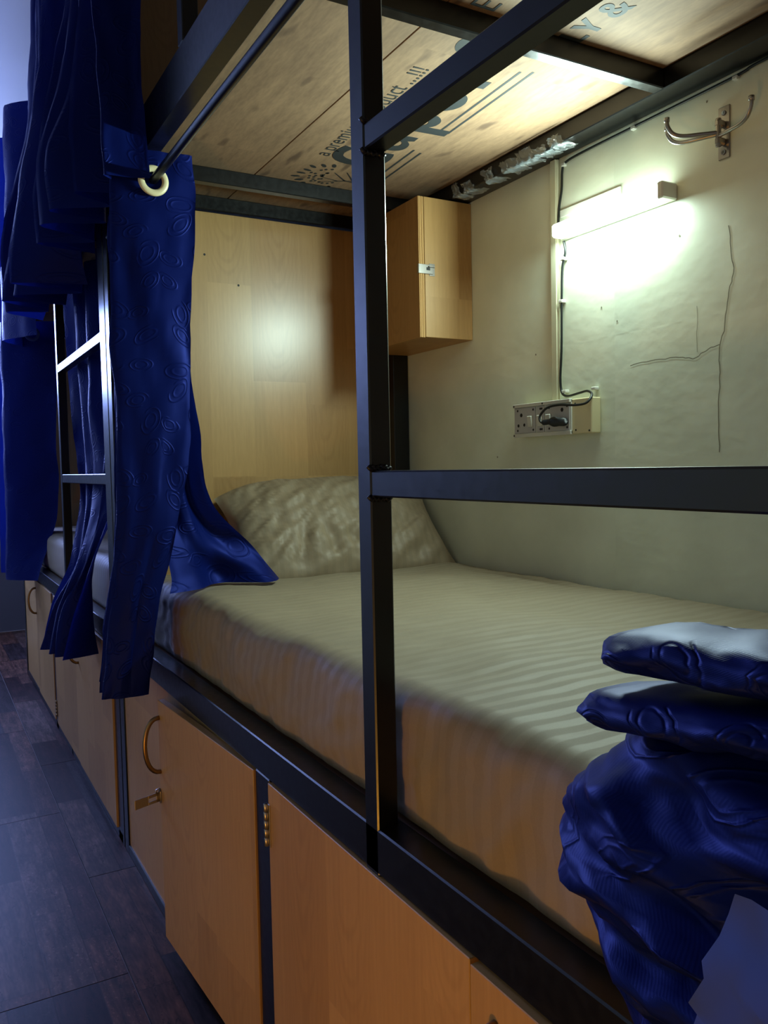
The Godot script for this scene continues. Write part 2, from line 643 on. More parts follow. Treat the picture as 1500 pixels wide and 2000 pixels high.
func cracks(wall: Node) -> void:
	rng.seed = 9
	var main := [Vector2(-1.118, 1.60), Vector2(-1.112, 1.545), Vector2(-1.106, 1.505), Vector2(-1.118, 1.46), Vector2(-1.127, 1.40), Vector2(-1.139, 1.362), Vector2(-1.139, 1.30), Vector2(-1.141, 1.22), Vector2(-1.139, 1.15)]
	var side := [Vector2(-1.139, 1.368), Vector2(-1.17, 1.360), Vector2(-1.205, 1.347), Vector2(-1.25, 1.356), Vector2(-1.32, 1.357), Vector2(-1.38, 1.353)]
	var up := [Vector2(-1.194, 1.36), Vector2(-1.195, 1.455)]
	for l in [[main, 0.0022], [side, 0.0018], [up, 0.0010]]:
		var j := []
		var pl: Array = l[0]
		for i in pl.size() - 1:
			for k in 5:
				j.append(pl[i].lerp(pl[i + 1], k / 5.0) + (Vector2.ZERO if k == 0 else Vector2(rng.randf_range(-0.002, 0.002), rng.randf_range(-0.002, 0.002))))
		j.append(pl[pl.size() - 1])
		part(wall, "crack", ribbon(j, l[1]), M.crack, "hairline crack in the plaster")
	for p in [Vector2(-1.47, 1.50), Vector2(-1.42, 1.46), Vector2(-1.71, 1.42), Vector2(-1.24, 1.61), Vector2(-1.17, 1.86), Vector2(-1.88, 1.155)]:
		var st := begin()
		disc(st, Vector3(W - 0.0007, p.y, p.x), Vector3(0, 0.0028, 0), Vector3(0, 0, 0.0022), Vector3(-1, 0, 0), 8)
		part(wall, "nail_hole", st.commit(), M.crack)

# ---------------------------------------------------------------- bunk bed
func letters(parent: Node, text: String, z0: float, z1: float, base_x: float, weight: int, y: float, skew := 0.0) -> void:
	var f := SystemFont.new()
	f.font_names = PackedStringArray(["Droid Sans"])
	f.font_weight = weight
	var t := TextMesh.new()
	t.text = text
	t.font = f
	t.font_size = 64
	t.pixel_size = 0.001
	t.depth = 0.0006
	t.curve_step = 1.0
	t.horizontal_alignment = HORIZONTAL_ALIGNMENT_LEFT
	t.vertical_alignment = VERTICAL_ALIGNMENT_BOTTOM
	var ref := TextMesh.new()      # a letter without descender gives the baseline
	ref.text = "x"
	ref.font = f
	ref.font_size = 64
	ref.pixel_size = 0.001
	ref.horizontal_alignment = HORIZONTAL_ALIGNMENT_LEFT
	ref.vertical_alignment = VERTICAL_ALIGNMENT_BOTTOM
	var ab := t.get_aabb()
	var s := (z1 - z0) / ab.size.x
	var o := part(parent, "printed_lettering", t, M.ink, "dark printed lettering")
	var b := Basis(Vector3(-s * skew, 0, s), Vector3(-s, 0, -s * skew), Vector3(0, -1, 0))
	o.transform = Transform3D(b, Vector3(base_x + ref.get_aabb().position.y * s, y, z0 - ab.position.x * s))

func print_marks(board: Node) -> void:
	var y := DECK - 0.0004
	letters(board, "a premium product ...!!!", -1.945, -1.437, 0.453, 500, y, 0.035)
	letters(board, "Capor", -1.965, -1.385, 0.612, 800, y, 0.055)
	letters(board, "PLY & BOARDS", -1.262, -0.78, 0.632, 700, y)
	letters(board, "ECO", -1.205, -1.085, 0.420, 500, y)
	var st := begin()
	var dn := Vector3(0, -1, 0)
	for seg in [[0.638, -1.99, -1.812], [0.663, -2.05, -1.822], [0.638, -1.678, -1.361], [0.663, -1.690, -1.350]]:
		var z: float = seg[1]
		var e: float = seg[2]
		var x1: float = seg[0] - 0.052 * (z + 1.978)
		var x2: float = seg[0] - 0.052 * (e + 1.978)
		quad(st, Vector3(x1 - 0.003, y, z), Vector3(x1 + 0.003, y, z), Vector3(x2 + 0.003, y, e), Vector3(x2 - 0.003, y, e), dn)
	part(board, "printed_lines", st.commit(), M.ink, "two printed lines")
	st = begin()
	# a tree: trunk towards the wall, leaves fanned round its crown
	var c := Vector3(0.535, y, -2.085)
	for k in 13:
		var a := lerpf(-2.25, 1.15, k / 12.0)
		var d := Vector3(-cos(a), 0, sin(a))
		disc(st, c + d * (0.098 + 0.006 * sin(k * 2.0)), d * 0.013, Vector3(d.z, 0, -d.x) * 0.0062, dn, 10)
	rng.seed = 4
	for k in 26:
		var a := rng.randf_range(-2.2, 1.1)
		var q := rng.randf_range(0.028, 0.075)
		disc(st, c + Vector3(-cos(a), 0, sin(a)) * q, Vector3(0.0042, 0, 0), Vector3(0, 0, 0.0058), dn, 8)
	for b in [[Vector2(0.66, -2.10), Vector2(0.57, -2.092), 0.004], [Vector2(0.66, -2.085), Vector2(0.57, -2.088), 0.004], [Vector2(0.575, -2.09), Vector2(0.51, -2.13), 0.003], [Vector2(0.572, -2.09), Vector2(0.52, -2.045), 0.003], [Vector2(0.60, -2.09), Vector2(0.55, -2.03), 0.003], [Vector2(0.555, -2.10), Vector2(0.50, -2.09), 0.0025]]:
		var d: Vector2 = (b[1] - b[0]).normalized()
		var s := Vector2(-d.y, d.x) * float(b[2])
		quad(st, Vector3(b[0].x + s.x, y, b[0].y + s.y), Vector3(b[1].x + s.x * 0.4, y, b[1].y + s.y * 0.4), Vector3(b[1].x - s.x * 0.4, y, b[1].y - s.y * 0.4), Vector3(b[0].x - s.x, y, b[0].y - s.y), dn)
	part(board, "printed_tree_mark", st.commit(), M.ink, "printed tree with leaves")
	st = begin()
	disc(st, Vector3(0.466, y, -1.318), Vector3(0.042, 0, 0), Vector3(0, 0, 0.042), dn, 24)
	part(board, "printed_spot", st.commit(), M.ink)

func d_handle(parent: Node, x: float, y: float, z: float, h: float, m: Material) -> void:
	var pts := []
	for k in 17:
		var a := PI * k / 16.0
		pts.append(Vector3(x - 0.036 * pow(sin(a), 0.8), y + h / 2.0 * cos(a), z))
	part(parent, "handle", bar(pts, 0.0055, 10), m, "chrome D-shaped pull")

func bed(dz: float, first: bool, label: String) -> Node3D:
	var t := thing("bunk_bed", label, "bunk bed", Vector3(0, 0, dz), "steel bunk beds along the wall")
	var B: Material = M.black
	var k := 0.034
	# uprights
	part(t, "post", bx(Vector3(0, 0, -0.956), Vector3(0.031, 2.95, -0.921)), B)
	part(t, "post", bx(Vector3(0, 0, 0.0 if first else -0.06), Vector3(0.036, 2.95, 0.03 if first else 0.02)), B)
	part(t, "post", bx(Vector3(0, 0, -2.52), Vector3(k, 2.95, -2.47)), B)
	part(t, "post", bx(Vector3(W - 0.058, 0, -2.41), Vector3(W - 0.002, 2.9, -2.355)), B)
	part(t, "post", bx(Vector3(0.0, 0.0, -1.373), Vector3(k, 0.605, -1.307)), B)
	# lower frame
	part(t, "side_rail", bx(Vector3(0, 0.605, -2.47), Vector3(0.042, 0.665, 0.0)), B)
	part(t, "toe_bar", bx(Vector3(0.0, 0.0, -2.47), Vector3(k, 0.03, 0.0)), B)
	part(t, "base_board", bx(Vector3(0.03, 0.63, -2.40), Vector3(W - 0.005, 0.652, -0.0)), M.ply_dark)
	# rungs between the ladder posts
	part(t, "rung", bx(Vector3(0.001, 1.097, -0.921), Vector3(0.030, 1.130, 0.0)), B)
	part(t, "rung", bx(Vector3(0.001, 1.528, -0.921), Vector3(0.030, 1.559, 0.0)), B)
	if first:
		for y in [1.133, 1.095, 1.562, 1.525]:
			var st := begin()
			for q in 5:
				var c := Vector3(0.0 + 0.006 * q, y + 0.002 * sin(q * 3.0), -0.9205)
				var rows := []
				sweep(st, [c + Vector3(-0.004, 0.003, 0), c + Vector3(0.0, -0.002, 0.001), c + Vector3(0.005, 0.002, 0)], 0.0032, 6)
			part(t, "weld", st.commit(), M.weld, "knobbly weld bead")
	# upper deck
	part(t, "upper_side_rail", bx(Vector3(0, 1.89, -2.47), Vector3(0.04, 1.99, 0.0)), B)
	part(t, "wall_beam", bx(Vector3(W - 0.072, 1.89, -2.36), Vector3(W - 0.001, 1.96, 0.0)), B)
	for z in [-0.30, -1.216, -2.15, -2.372]:
		part(t, "cross_beam", bx(Vector3(0.04, 1.89, z - 0.028), Vector3(W - 0.072, DECK - 0.0005, z)), B)
	var b1 := part(t, "deck_board", bx(Vector3(0.04, DECK, -2.42), Vector3(0.3315, DECK + 0.016, 0.0), 0.001), M.ply, "bare plywood deck board")
	var b2 := part(t, "deck_board", bx(Vector3(0.3335, DECK, -2.42), Vector3(W - 0.072, DECK + 0.016, 0.0), 0.001), M.ply2, "bare plywood deck board with dark print")
	if first:
		print_marks(b2)
	# head panels
	var hp := part(t, "head_panel", bx(Vector3(0.034, 0.60, -2.40), Vector3(W - 0.058, 1.885, -2.382), 0.001), M.wood, "beech laminate head panel")
	if first:
		for p in [[0.259, 1.762], [0.36, 1.682]]:
			var st := begin()
			disc(st, Vector3(p[0], p[1], -2.3815), Vector3(0.0035, 0, 0), Vector3(0, 0.0035, 0), Vector3(0, 0, 1), 10)
			part(hp, "screw_hole", st.commit(), M.dark)
	part(t, "upper_head_panel", bx(Vector3(0.034, 1.99, -2.40), Vector3(W - 0.058, 2.75, -2.382), 0.001), M.wood3)
	part(t, "upper_guard_post", bx(Vector3(0, 1.99, -1.70), Vector3(k, 2.45, -1.666)), B)
	part(t, "upper_guard_rail", bx(Vector3(0, 2.45, -2.47), Vector3(k, 2.485, -0.95)), B)
	# cupboards under the bed
	var tk := 0.018
	part(t, "fixed_panel", bx(Vector3(0.004, 0.03, -2.47), Vector3(0.004 + tk, 0.604, -1.40), 0.001), M.wood3, "beech laminate panel")
	var door := Node3D.new()
	door.name = "door"
	t.add_child(door, true)
	door.position = Vector3(0.0, 0, -1.376)
	door.rotation.y = asin(0.030 / 0.55) if first else 0.0
	part(door, "leaf", bx(Vector3(-0.003, 0.032, -0.552), Vector3(0.014, 0.602, 0), 0.001), M.wood2, "beech laminate door standing ajar" if first else "")
	d_handle(door, -0.003, 0.498, -0.543, 0.128, M.brass)
	if first:
		var hs := begin()
		var tf := Transform3D(Basis(Vector3.UP, 0.30), Vector3(-0.003, 0.372, -0.552))
		box(hs, Vector3(-0.070, -0.011, -0.001), Vector3(-0.034, 0.0115, 0.001), 0.0005, tf)
		box(hs, Vector3(-0.034, 0.004, -0.001), Vector3(0.0, 0.0115, 0.001), 0.0005, tf)
		box(hs, Vector3(-0.034, -0.011, -0.001), Vector3(0.0, -0.004, 0.001), 0.0005, tf)
		box(hs, Vector3(-0.012, -0.011, -0.001), Vector3(0.0, 0.0115, 0.001), 0.0005, tf)
		box(hs, Vector3(-0.002, -0.014, -0.006), Vector3(0.002, 0.018, 0.012), 0.0006, tf)
		sweep(hs, [tf * Vector3(0.0, -0.016, 0.0), tf * Vector3(0.0, 0.018, 0.0)], 0.003, 8)
		sweep(hs, [tf * Vector3(-0.012, 0.012, 0.0), tf * Vector3(-0.014, 0.019, 0.002), tf * Vector3(-0.004, 0.021, 0.003), tf * Vector3(-0.002, 0.013, 0.003)], 0.0018, 6)
		part(door, "hasp", hs.commit(), M.steel, "steel hasp swung open")
	var d2 := part(t, "door", bx(Vector3(-0.004, 0.032, -1.303), Vector3(-0.004 + tk, 0.603, -0.714), 0.001), M.wood2)
	for y in [0.53, 0.10]:
		var hg := begin()
		for q in 5:
			sweep(hg, [Vector3(-0.008, y - 0.036 + q * 0.0148, -1.305), Vector3(-0.008, y - 0.036 + q * 0.0148 + 0.0136, -1.305)], 0.0042, 8)
		box(hg, Vector3(-0.0055, y - 0.036, -1.303), Vector3(-0.004, y + 0.037, -1.295), 0.0003)
		part(d2, "hinge", hg.commit(), M.steel, "steel butt hinge")
	var d3 := part(t, "door", bx(Vector3(-0.006, 0.032, -0.710), Vector3(-0.006 + tk, 0.600, -0.06), 0.001), M.wood3)
	d_handle(d3, -0.006, 0.495, -0.665, 0.128, M.brass)
	part(t, "cupboard_floor", bx(Vector3(0.034, 0.0, -2.40), Vector3(W - 0.004, 0.02, 0.0), 0.0), M.ply_dark)
	return t

# ---------------------------------------------------------------- bedding
func mattress(called: String, label: String, z0: float, z1: float, m: Material, fine: bool) -> void:
	var xa := 0.040
	var xb := W - 0.008
	var ya := 0.656
	var yb := 0.842
	var n := FastNoiseLite.new()
	n.seed = 12
	n.frequency = 1.0
	n.fractal_octaves = 3
	# profile from the foot of the front face over the top to the wall
	var prof := []
	prof.append(Vector2(xa + 0.03, ya))
	prof.append(Vector2(xa + 0.006, ya + 0.012))
	for k in 9:
		prof.append(Vector2(xa - 0.004 * sin(PI * k / 8.0), ya + 0.03 + (yb - ya - 0.075) * k / 8.0))
	for k in range(1, 7):
		var a := PI / 2.0 * k / 6.0
		prof.append(Vector2(xa + 0.045 - 0.045 * cos(a), yb - 0.045 + 0.045 * sin(a)))
	var nx := 50 if fine else 12
	for k in range(1, nx):
		prof.append(Vector2(lerpf(xa + 0.045, xb - 0.03, float(k) / nx), yb))
	for k in 5:
		var a := PI / 2.0 * k / 4.0
		prof.append(Vector2(xb - 0.03 + 0.03 * sin(a), yb - 0.03 + 0.03 * cos(a)))
	prof.append(Vector2(xb, ya))
	var nz := 220 if fine else 40
	var rows := []
	var uvs := []
	for i in nz + 1:
		var z := lerpf(z0, z1, float(i) / nz)
		var e := minf(z - z0, z1 - z)
		var cap := 1.0
		if e < 0.05:
			cap = sqrt(maxf(0.0, 1.0 - pow(1.0 - e / 0.05, 2.0)))
		var row := PackedVector3Array()
		var uv := PackedVector2Array()
		var run := 0.0
		for j in prof.size():
			var p: Vector2 = prof[j]
			if j > 0:
				run += p.distance_to(prof[j - 1])
			var top := smoothstep(yb - 0.03, yb, p.y)
			var side := 1.0 - top
			var dy := 0.0
			var dx := 0.0
			if fine:
				# soft dents, pulled creases running from the middle to the front edge
				dy += top * (0.010 * n.get_noise_2d(p.x * 2.2, z * 1.6) + 0.0022 * n.get_noise_2d(p.x * 3.5 + 7.0, z * 20.0) + 0.0014 * n.get_noise_2d(p.x * 14.0 + z * 9.0, z * 46.0))
				dx += side * (0.012 * n.get_noise_2d(p.y * 4.0 + 3.0, z * 5.0) + 0.004 * n.get_noise_2d(p.y * 24.0, z * 11.0 + p.y * 30.0)) * smoothstep(ya, ya + 0.03, p.y) * (1.0 if p.x < 0.5 else 0.0)
				var lump := exp(-pow((z + 0.66) / 0.5, 2.0)) * exp(-pow((p.x - 0.25) / 0.2, 2.0))
				dy += 0.004 * lump * top
			else:
				dy += 0.006 * n.get_noise_2d(p.x * 5.0, z * 5.0) * top
			var y := ya + (p.y - ya) * lerpf(0.55, 1.0, cap) if e < 0.05 else p.y
			row.append(Vector3(p.x + dx, y + dy, z))
			uv.append(Vector2(run, z))
		rows.append(row)
		uvs.append(uv)
	var st := begin()
	grid(st, rows, uvs, false, false)
	# ends and underside
	for e in [0, nz]:
		var c := Vector3((xa + xb) / 2.0, ya + 0.05, rows[e][0].z)
		for j in prof.size() - 1:
			tri(st, c, rows[e][j], rows[e][j + 1], Vector3(0, 0, -1 if e == 0 else 1))
	quad(st, rows[0][0], rows[nz][0], rows[nz][prof.size() - 1], rows[0][prof.size() - 1], Vector3(0, -1, 0))
	var o := part(self, numbered(called), st.commit(), m)
	tag(o, label, "mattress")

func pillow() -> void:
	var t := thing("pillow", "satin striped khaki pillow leaning against the beech head panel", "pillow", Vector3(0.585, 0.955, -2.21))
	t.rotation = Vector3(deg_to_rad(46.0), deg_to_rad(-1.5), deg_to_rad(0.5))
	var n := FastNoiseLite.new()
	n.seed = 8
	n.frequency = 1.0
	n.fractal_octaves = 3
	var st := begin()
	var nu := 64
	var nv := 44
	var hw := 0.345
	var hd := 0.195
	for side in [1.0, -1.0]:
		var rows := []
		var uvs := []
		for j in nv + 1:
			var v := -1.0 + 2.0 * j / nv
			var row := PackedVector3Array()
			var uv := PackedVector2Array()
			for i in nu + 1:
				var u := -1.0 + 2.0 * i / nu
				var x := u * hw * (1.0 - 0.07 * (1.0 - v * v) * absf(u))
				var z := v * hd * (1.0 - 0.30 * pow(absf(u), 4.0) * (1.0 if v < 0.0 else 0.15))
				var bulge := pow(maxf(0.0, 1.0 - pow(absf(u), 2.6)), 0.6) * pow(maxf(0.0, 1.0 - pow(absf(v), 2.4)), 0.62)
				var h := 0.092 * bulge
				var edge := clampf((1.0 - maxf(absf(u), absf(v))) * 5.0, 0.0, 1.0)
				# gathered creases pulling down to the lower corner
				var fold := 0.014 * n.get_noise_2d(u * 3.5 + v * 2.2, v * 1.4) + 0.006 * n.get_noise_2d(u * 9.0 + v * 3.0, v * 4.0)
				var crease := -0.020 * exp(-pow((u + 0.26 - 0.12 * v) / 0.06, 2.0)) * exp(-pow((v - 0.42) / 0.32, 2.0)) - 0.014 * exp(-pow((u + 0.05 - 0.1 * v) / 0.05, 2.0)) * exp(-pow((v - 0.5) / 0.25, 2.0)) - 0.016 * exp(-pow((u + 0.55 + 0.2 * (v - 1.0)) / 0.05, 2.0)) * exp(-pow((v - 0.55) / 0.35, 2.0))
				if side > 0.0:
					h += (fold + crease) * edge
				row.append(Vector3(x, side * h, z))
				uv.append(Vector2(z, x))
			rows.append(row)
			uvs.append(uv)
		grid(st, rows, uvs, false, side > 0.0)
	part(t, "cushion", st.commit(), M.pillow)
	# the open flap of the pillow case along the lower edge
	st = begin()
	var rows := []
	var uvs := []
	for j in 4:
		var row := PackedVector3Array()
		var uv := PackedVector2Array()
		for i in 41:
			var u := -1.0 + 2.0 * i / 40.0
			row.append(Vector3(u * hw * 0.97, 0.006 * n.get_noise_2d(u * 6.0, j * 0.4) - 0.002 * j, hd * 0.965 + j * 0.010 + 0.006 * n.get_noise_1d(u * 4.0)))
			uv.append(Vector2(j * 0.01, u * hw))
		rows.append(row)
		uvs.append(uv)
	grid(st, rows, uvs, false, true)
	part(t, "case_flap", st.commit(), M.pillow, "thin open hem of the pillow case")

# ---------------------------------------------------------------- on the wall
func wall_cabinet() -> void:
	var t := thing("wall_cabinet", "small beech laminate cupboard high on the wall under the upper bunk", "cabinet", Vector3(0, 0, 0))
	part(t, "body", bx(Vector3(0.768, 1.497, -2.352), Vector3(W - 0.001, 1.886, -1.99), 0.001), M.wood3)
	part(t, "door", bx(Vector3(0.747, 1.495, -2.35), Vector3(0.765, 1.885, -1.989), 0.0008), M.wood2)
	var st := begin()
	for k in 5:
		box(st, Vector3(0.7475 + k * 0.0036, 1.4955, -1.9892), Vector3(0.7475 + k * 0.0036 + 0.0026, 1.8845, -1.9878 + 0.0008 * (k % 2)), 0.0003)
	part(t, "plywood_edge", st.commit(), M.ply_edge, "raw layered plywood edge of the door")
	st = begin()
	box(st, Vector3(0.744, 1.672, -1.9875), Vector3(0.792, 1.698, -1.985), 0.0006)
	box(st, Vector3(0.7445, 1.672, -1.995), Vector3(0.7465, 1.698, -1.985), 0.0006)
	box(st, Vector3(0.782, 1.668, -1.9895), Vector3(0.800, 1.702, -1.9885), 0.0004)
	box(st, Vector3(0.776, 1.690, -1.986), Vector3(0.796, 1.6935, -1.980), 0.0006)
	part(t, "hasp", st.commit(), M.steel, "small steel hasp")
	st = begin()
	box(st, Vector3(0.770, 1.682, -1.9851), Vector3(0.782, 1.690, -1.9845), 0.0001)
	part(t, "hasp_slot", st.commit(), M.dark)

func batten() -> void:
	var t := thing("batten_lamp", "glowing white tube lamp mounted on the cream wall", "lamp", Vector3(W, 1.70, -1.42))
	# housing: back and two end caps
	part(t, "housing", bx(Vector3(-0.014, -0.014, -0.176), Vector3(-0.0005, 0.018, 0.172), 0.001), M.white)
	for z in [0.160]:
		part(t, "end_cap", bx(Vector3(-0.047, -0.0145, z), Vector3(-0.001, 0.0205, z + 0.016), 0.003), M.white, "white plastic end cap")
	part(t, "diffuser", bx(Vector3(-0.045, -0.0125, -0.176), Vector3(-0.0145, 0.0195, 0.160), 0.005), M.glow, "glowing milky cover")
	part(t, "mounting_strip", bx(Vector3(-0.006, 0.044, -0.186), Vector3(-0.0005, 0.062, 0.017), 0.001), M.white, "flat white strip on the wall above the lamp")
	# the milky cover shines to the front, down and up
	var faces := [[Vector3(-0.0462, 0.0035, 0), Basis(Vector3(0, 0, -1), Vector3(0, 1, 0), Vector3(1, 0, 0)), Vector2(0.318, 0.030), 0.76], [Vector3(-0.037, -0.0142, 0), Basis(Vector3(0, 0, 1), Vector3(1, 0, 0), Vector3(0, 1, 0)), Vector2(0.318, 0.018), 0.13], [Vector3(-0.037, 0.0212, 0), Basis(Vector3(0, 0, 1), Vector3(-1, 0, 0), Vector3(0, -1, 0)), Vector2(0.318, 0.018), 0.01]]
	for f in faces:
		var l := AreaLight3D.new()
		l.name = "batten_light"
		l.light_color = Color(0.88, 1.0, 0.96)
		l.light_energy = f[3]
		l.area_size = f[2]
		l.area_range = 12.0
		l.area_attenuation = 2.0
		l.shadow_enabled = true
		l.transform = Transform3D(f[1], f[0])
		t.add_child(l, true)

func hooks() -> void:
	var t := thing("coat_hook", "three armed steel swivel hook screwed to the cream wall", "hook", Vector3(W, 1.783, -1.127))
	part(t, "plate", bx(Vector3(-0.004, -0.051, -0.0135), Vector3(-0.0003, 0.051, 0.0135), 0.0012), M.steel)
	for y in [-0.038, 0.038]:
		var st := begin()
		sweep(st, [Vector3(-0.004, y, 0), Vector3(-0.0055, y, 0), Vector3(-0.0062, y, 0)], 0.005, 12)
		part(t, "screw", st.commit(), M.steel)
	part(t, "bracket", bx(Vector3(-0.026, 0.008, -0.006), Vector3(-0.004, 0.022, 0.006), 0.003), M.steel)
	part(t, "bracket", bx(Vector3(-0.026, -0.026, -0.006), Vector3(-0.004, -0.012, 0.006), 0.003), M.steel)
	part(t, "pivot", bar([Vector3(-0.020, -0.030, 0), Vector3(-0.020, 0.024, 0)], 0.0055, 10), M.steel)
	var arms := [[-0.085, -0.048, 0.0], [-0.062, -0.080, 0.003], [0.092, -0.026, -0.004]]
	for a in arms:
		var dir := Vector3(a[1], 0, a[0]).normalized()
		var y: float = -0.006 + a[2]
		var o := Vector3(-0.020, y, 0)
		var pts := smooth_line([o, o + dir * 0.03 + Vector3(0, -0.001, 0), o + dir * 0.066 + Vector3(0, -0.002, 0), o + dir * 0.086 + Vector3(0, 0.004, 0), o + dir * 0.096 + Vector3(0, 0.018, 0), o + dir * 0.098 + Vector3(0, 0.030, 0)], 5)
		var arm := part(t, "arm", bar(pts, 0.0042, 10), M.steel)
		part(arm, "knob", bar([o + dir * 0.098 + Vector3(0, 0.028, 0), o + dir * 0.098 + Vector3(0, 0.036, 0)], 0.0056, 10), M.steel)

func socket_box() -> void:
	var t := thing("socket_box", "off white surface switch and socket box with black plug in it", "socket", Vector3(W, 1.248, -1.61))
	# local z from -0.141 (far) to 0.139 (near)
	part(t, "back_box", bx(Vector3(-0.030, -0.043, -0.150), Vector3(-0.0004, 0.042, 0.136), 0.002), M.ivory)
	part(t, "lid", bx(Vector3(-0.034, -0.043, -0.150), Vector3(-0.030, 0.042, 0.070), 0.001), M.white)
	var lip := begin()
	box(lip, Vector3(-0.040, 0.034, -0.150), Vector3(-0.030, 0.043, 0.070), 0.001)
	box(lip, Vector3(-0.037, -0.044, -0.150), Vector3(-0.030, -0.034, 0.070), 0.001)
	part(t, "lip", lip.commit(), M.white)
	for s in [[-0.147, -0.062], [-0.056, -0.028], [-0.022, 0.066]]:
		var pl := part(t, "module", bx(Vector3(-0.0365, -0.033, s[0]), Vector3(-0.034, 0.033, s[1]), 0.0008), M.grey, "grey switch or socket module")
		for q in [[s[0] + 0.014, 0.026], [s[1] - 0.008, 0.026], [s[0] + 0.014, -0.026], [s[1] - 0.008, -0.026]]:
			var sc := begin()
			disc(sc, Vector3(-0.0367, q[1], q[0]), Vector3(0, 0.0032, 0), Vector3(0, 0, 0.0032), Vector3(-1, 0, 0), 10)
			part(pl, "screw", sc.commit(), M.dark)
	for z in [-0.080, -0.042, -0.008]:
		var st := begin()
		box(st, Vector3(-0.042, -0.014, z - 0.0085), Vector3(-0.0345, 0.015, z + 0.0085), 0.0015, Transform3D(Basis(Vector3(0, 0, 1), 0.12), Vector3.ZERO))
		part(t, "rocker", st.commit(), M.white, "white rocker switch")
	for q in [[-0.118, 0.014, 0.0052], [-0.130, -0.013, 0.0042], [-0.106, -0.012, 0.0042], [0.040, 0.018, 0.0052]]:
		var hl := begin()
		disc(hl, Vector3(-0.0368, q[1], q[0]), Vector3(0, q[2], 0), Vector3(0, 0, q[2]), Vector3(-1, 0, 0), 14)
		part(t, "socket_hole", hl.commit(), M.dark)
	for q in [[-0.144, 0.038], [0.080, 0.030], [0.128, -0.037], [0.082, -0.034], [-0.03, 0.0385], [-0.144, -0.039]]:
		var sc := begin()
		disc(sc, Vector3(-0.0306 if q[0] > 0.07 else -0.0404, q[1], q[0]), Vector3(0, 0.0026, 0), Vector3(0, 0, 0.0026), Vector3(-1, 0, 0), 10)
		part(t, "screw", sc.commit(), M.dark)

func cables() -> void:
	var t := thing("power_cable", "thin black cable running down from the lamp to a black plug", "cable", Vector3.ZERO)
	var x := W - 0.010
	var pts := smooth_line([Vector3(x, 1.682, -1.588), Vector3(x, 1.655, -1.583), Vector3(x, 1.618, -1.594), Vector3(x, 1.537, -1.598), Vector3(x, 1.42, -1.600), Vector3(x, 1.35, -1.605), Vector3(x, 1.318, -1.602), Vector3(x - 0.004, 1.305, -1.59), Vector3(x - 0.006, 1.300, -1.568), Vector3(x - 0.006, 1.304, -1.53), Vector3(x - 0.008, 1.306, -1.50), Vector3(x - 0.018, 1.295, -1.475), Vector3(x - 0.036, 1.276, -1.474), Vector3(x - 0.046, 1.272, -1.50), Vector3(x - 0.048, 1.2765, -1.556), Vector3(x - 0.05, 1.272, -1.598), Vector3(x - 0.056, 1.255, -1.617), Vector3(x - 0.058, 1.241, -1.616), Vector3(x - 0.056, 1.235, -1.608)], 6)
	part(t, "cord", bar(pts, 0.0030, 8), M.cord)
	var pl := begin()
	var rows := []
	var uvs := []
	for k in 15:
		var u := k / 14.0
		var c := Vector3(W - 0.066 + 0.022 * u, 1.236 + 0.001 * sin(u * 5.0), -1.612 + 0.070 * u)
		var prof: float = [0.0, 0.0068, 0.0072, 0.007, 0.0068, 0.009, 0.0115, 0.0128, 0.012, 0.011, 0.0105, 0.0108, 0.0105, 0.008, 0.0][k]
		var row := PackedVector3Array()
		var uv := PackedVector2Array()
		for q in 15:
			var a := TAU * q / 14.0
			row.append(c + Vector3(cos(a) * prof * 0.8, sin(a) * prof, cos(a) * prof * 0.2))
			uv.append(Vector2(q / 14.0, u))
		rows.append(row)
		uvs.append(uv)
	grid(pl, rows, uvs, true)
	box(pl, Vector3(W - 0.050, 1.228, -1.566), Vector3(W - 0.036, 1.244, -1.548), 0.003)
	part(t, "plug", pl.commit(), M.plug, "black moulded plug")
	for p in [Vector3(0, 1.640, -1.592), Vector3(0, 1.537, -1.600), Vector3(0, 1.313, -1.590), Vector3(0, 1.311, -1.487)]:
		part(t, "clip", bx(Vector3(W - 0.0145, p.y - 0.004, p.z - 0.006), Vector3(W - 0.0005, p.y + 0.004, p.z + 0.008), 0.0015), M.white)
	var u := thing("wall_cable", "black cable clipped along the wall under the upper bunk beam", "cable", Vector3.ZERO)
	x = W - 0.0055
	part(u, "cord", bar(smooth_line([Vector3(x, 1.884, -0.60), Vector3(x, 1.885, -1.02), Vector3(x, 1.880, -1.10), Vector3(x, 1.8785, -1.36), Vector3(x, 1.877, -1.53), Vector3(x, 1.872, -1.585), Vector3(x, 1.855, -1.597), Vector3(x, 1.81, -1.600), Vector3(x - 0.002, 1.765, -1.608), Vector3(x - 0.006, 1.722, -1.606)], 5), 0.0030, 8), M.cord)
	for p in [Vector3(0, 1.877, -1.098), Vector3(0, 1.876, -1.362), Vector3(0, 1.869, -1.590)]:
		part(u, "clip", bx(Vector3(W - 0.011, p.y - 0.0045, p.z - 0.006), Vector3(W - 0.0005, p.y + 0.0035, p.z + 0.006), 0.0015), M.white)
	var c := thing("cable_trunking", "cream plastic trunking strip standing upright on the wall behind the lamp", "trunking", Vector3.ZERO)
	part(c, "channel", bx(Vector3(W - 0.010, 1.292, -1.637), Vector3(W - 0.0004, 1.889, -1.611), 0.002), M.trunk)
	part(c, "cover", bx(Vector3(W - 0.013, 1.292, -1.634), Vector3(W - 0.0098, 1.889, -1.614), 0.001), M.trunk)

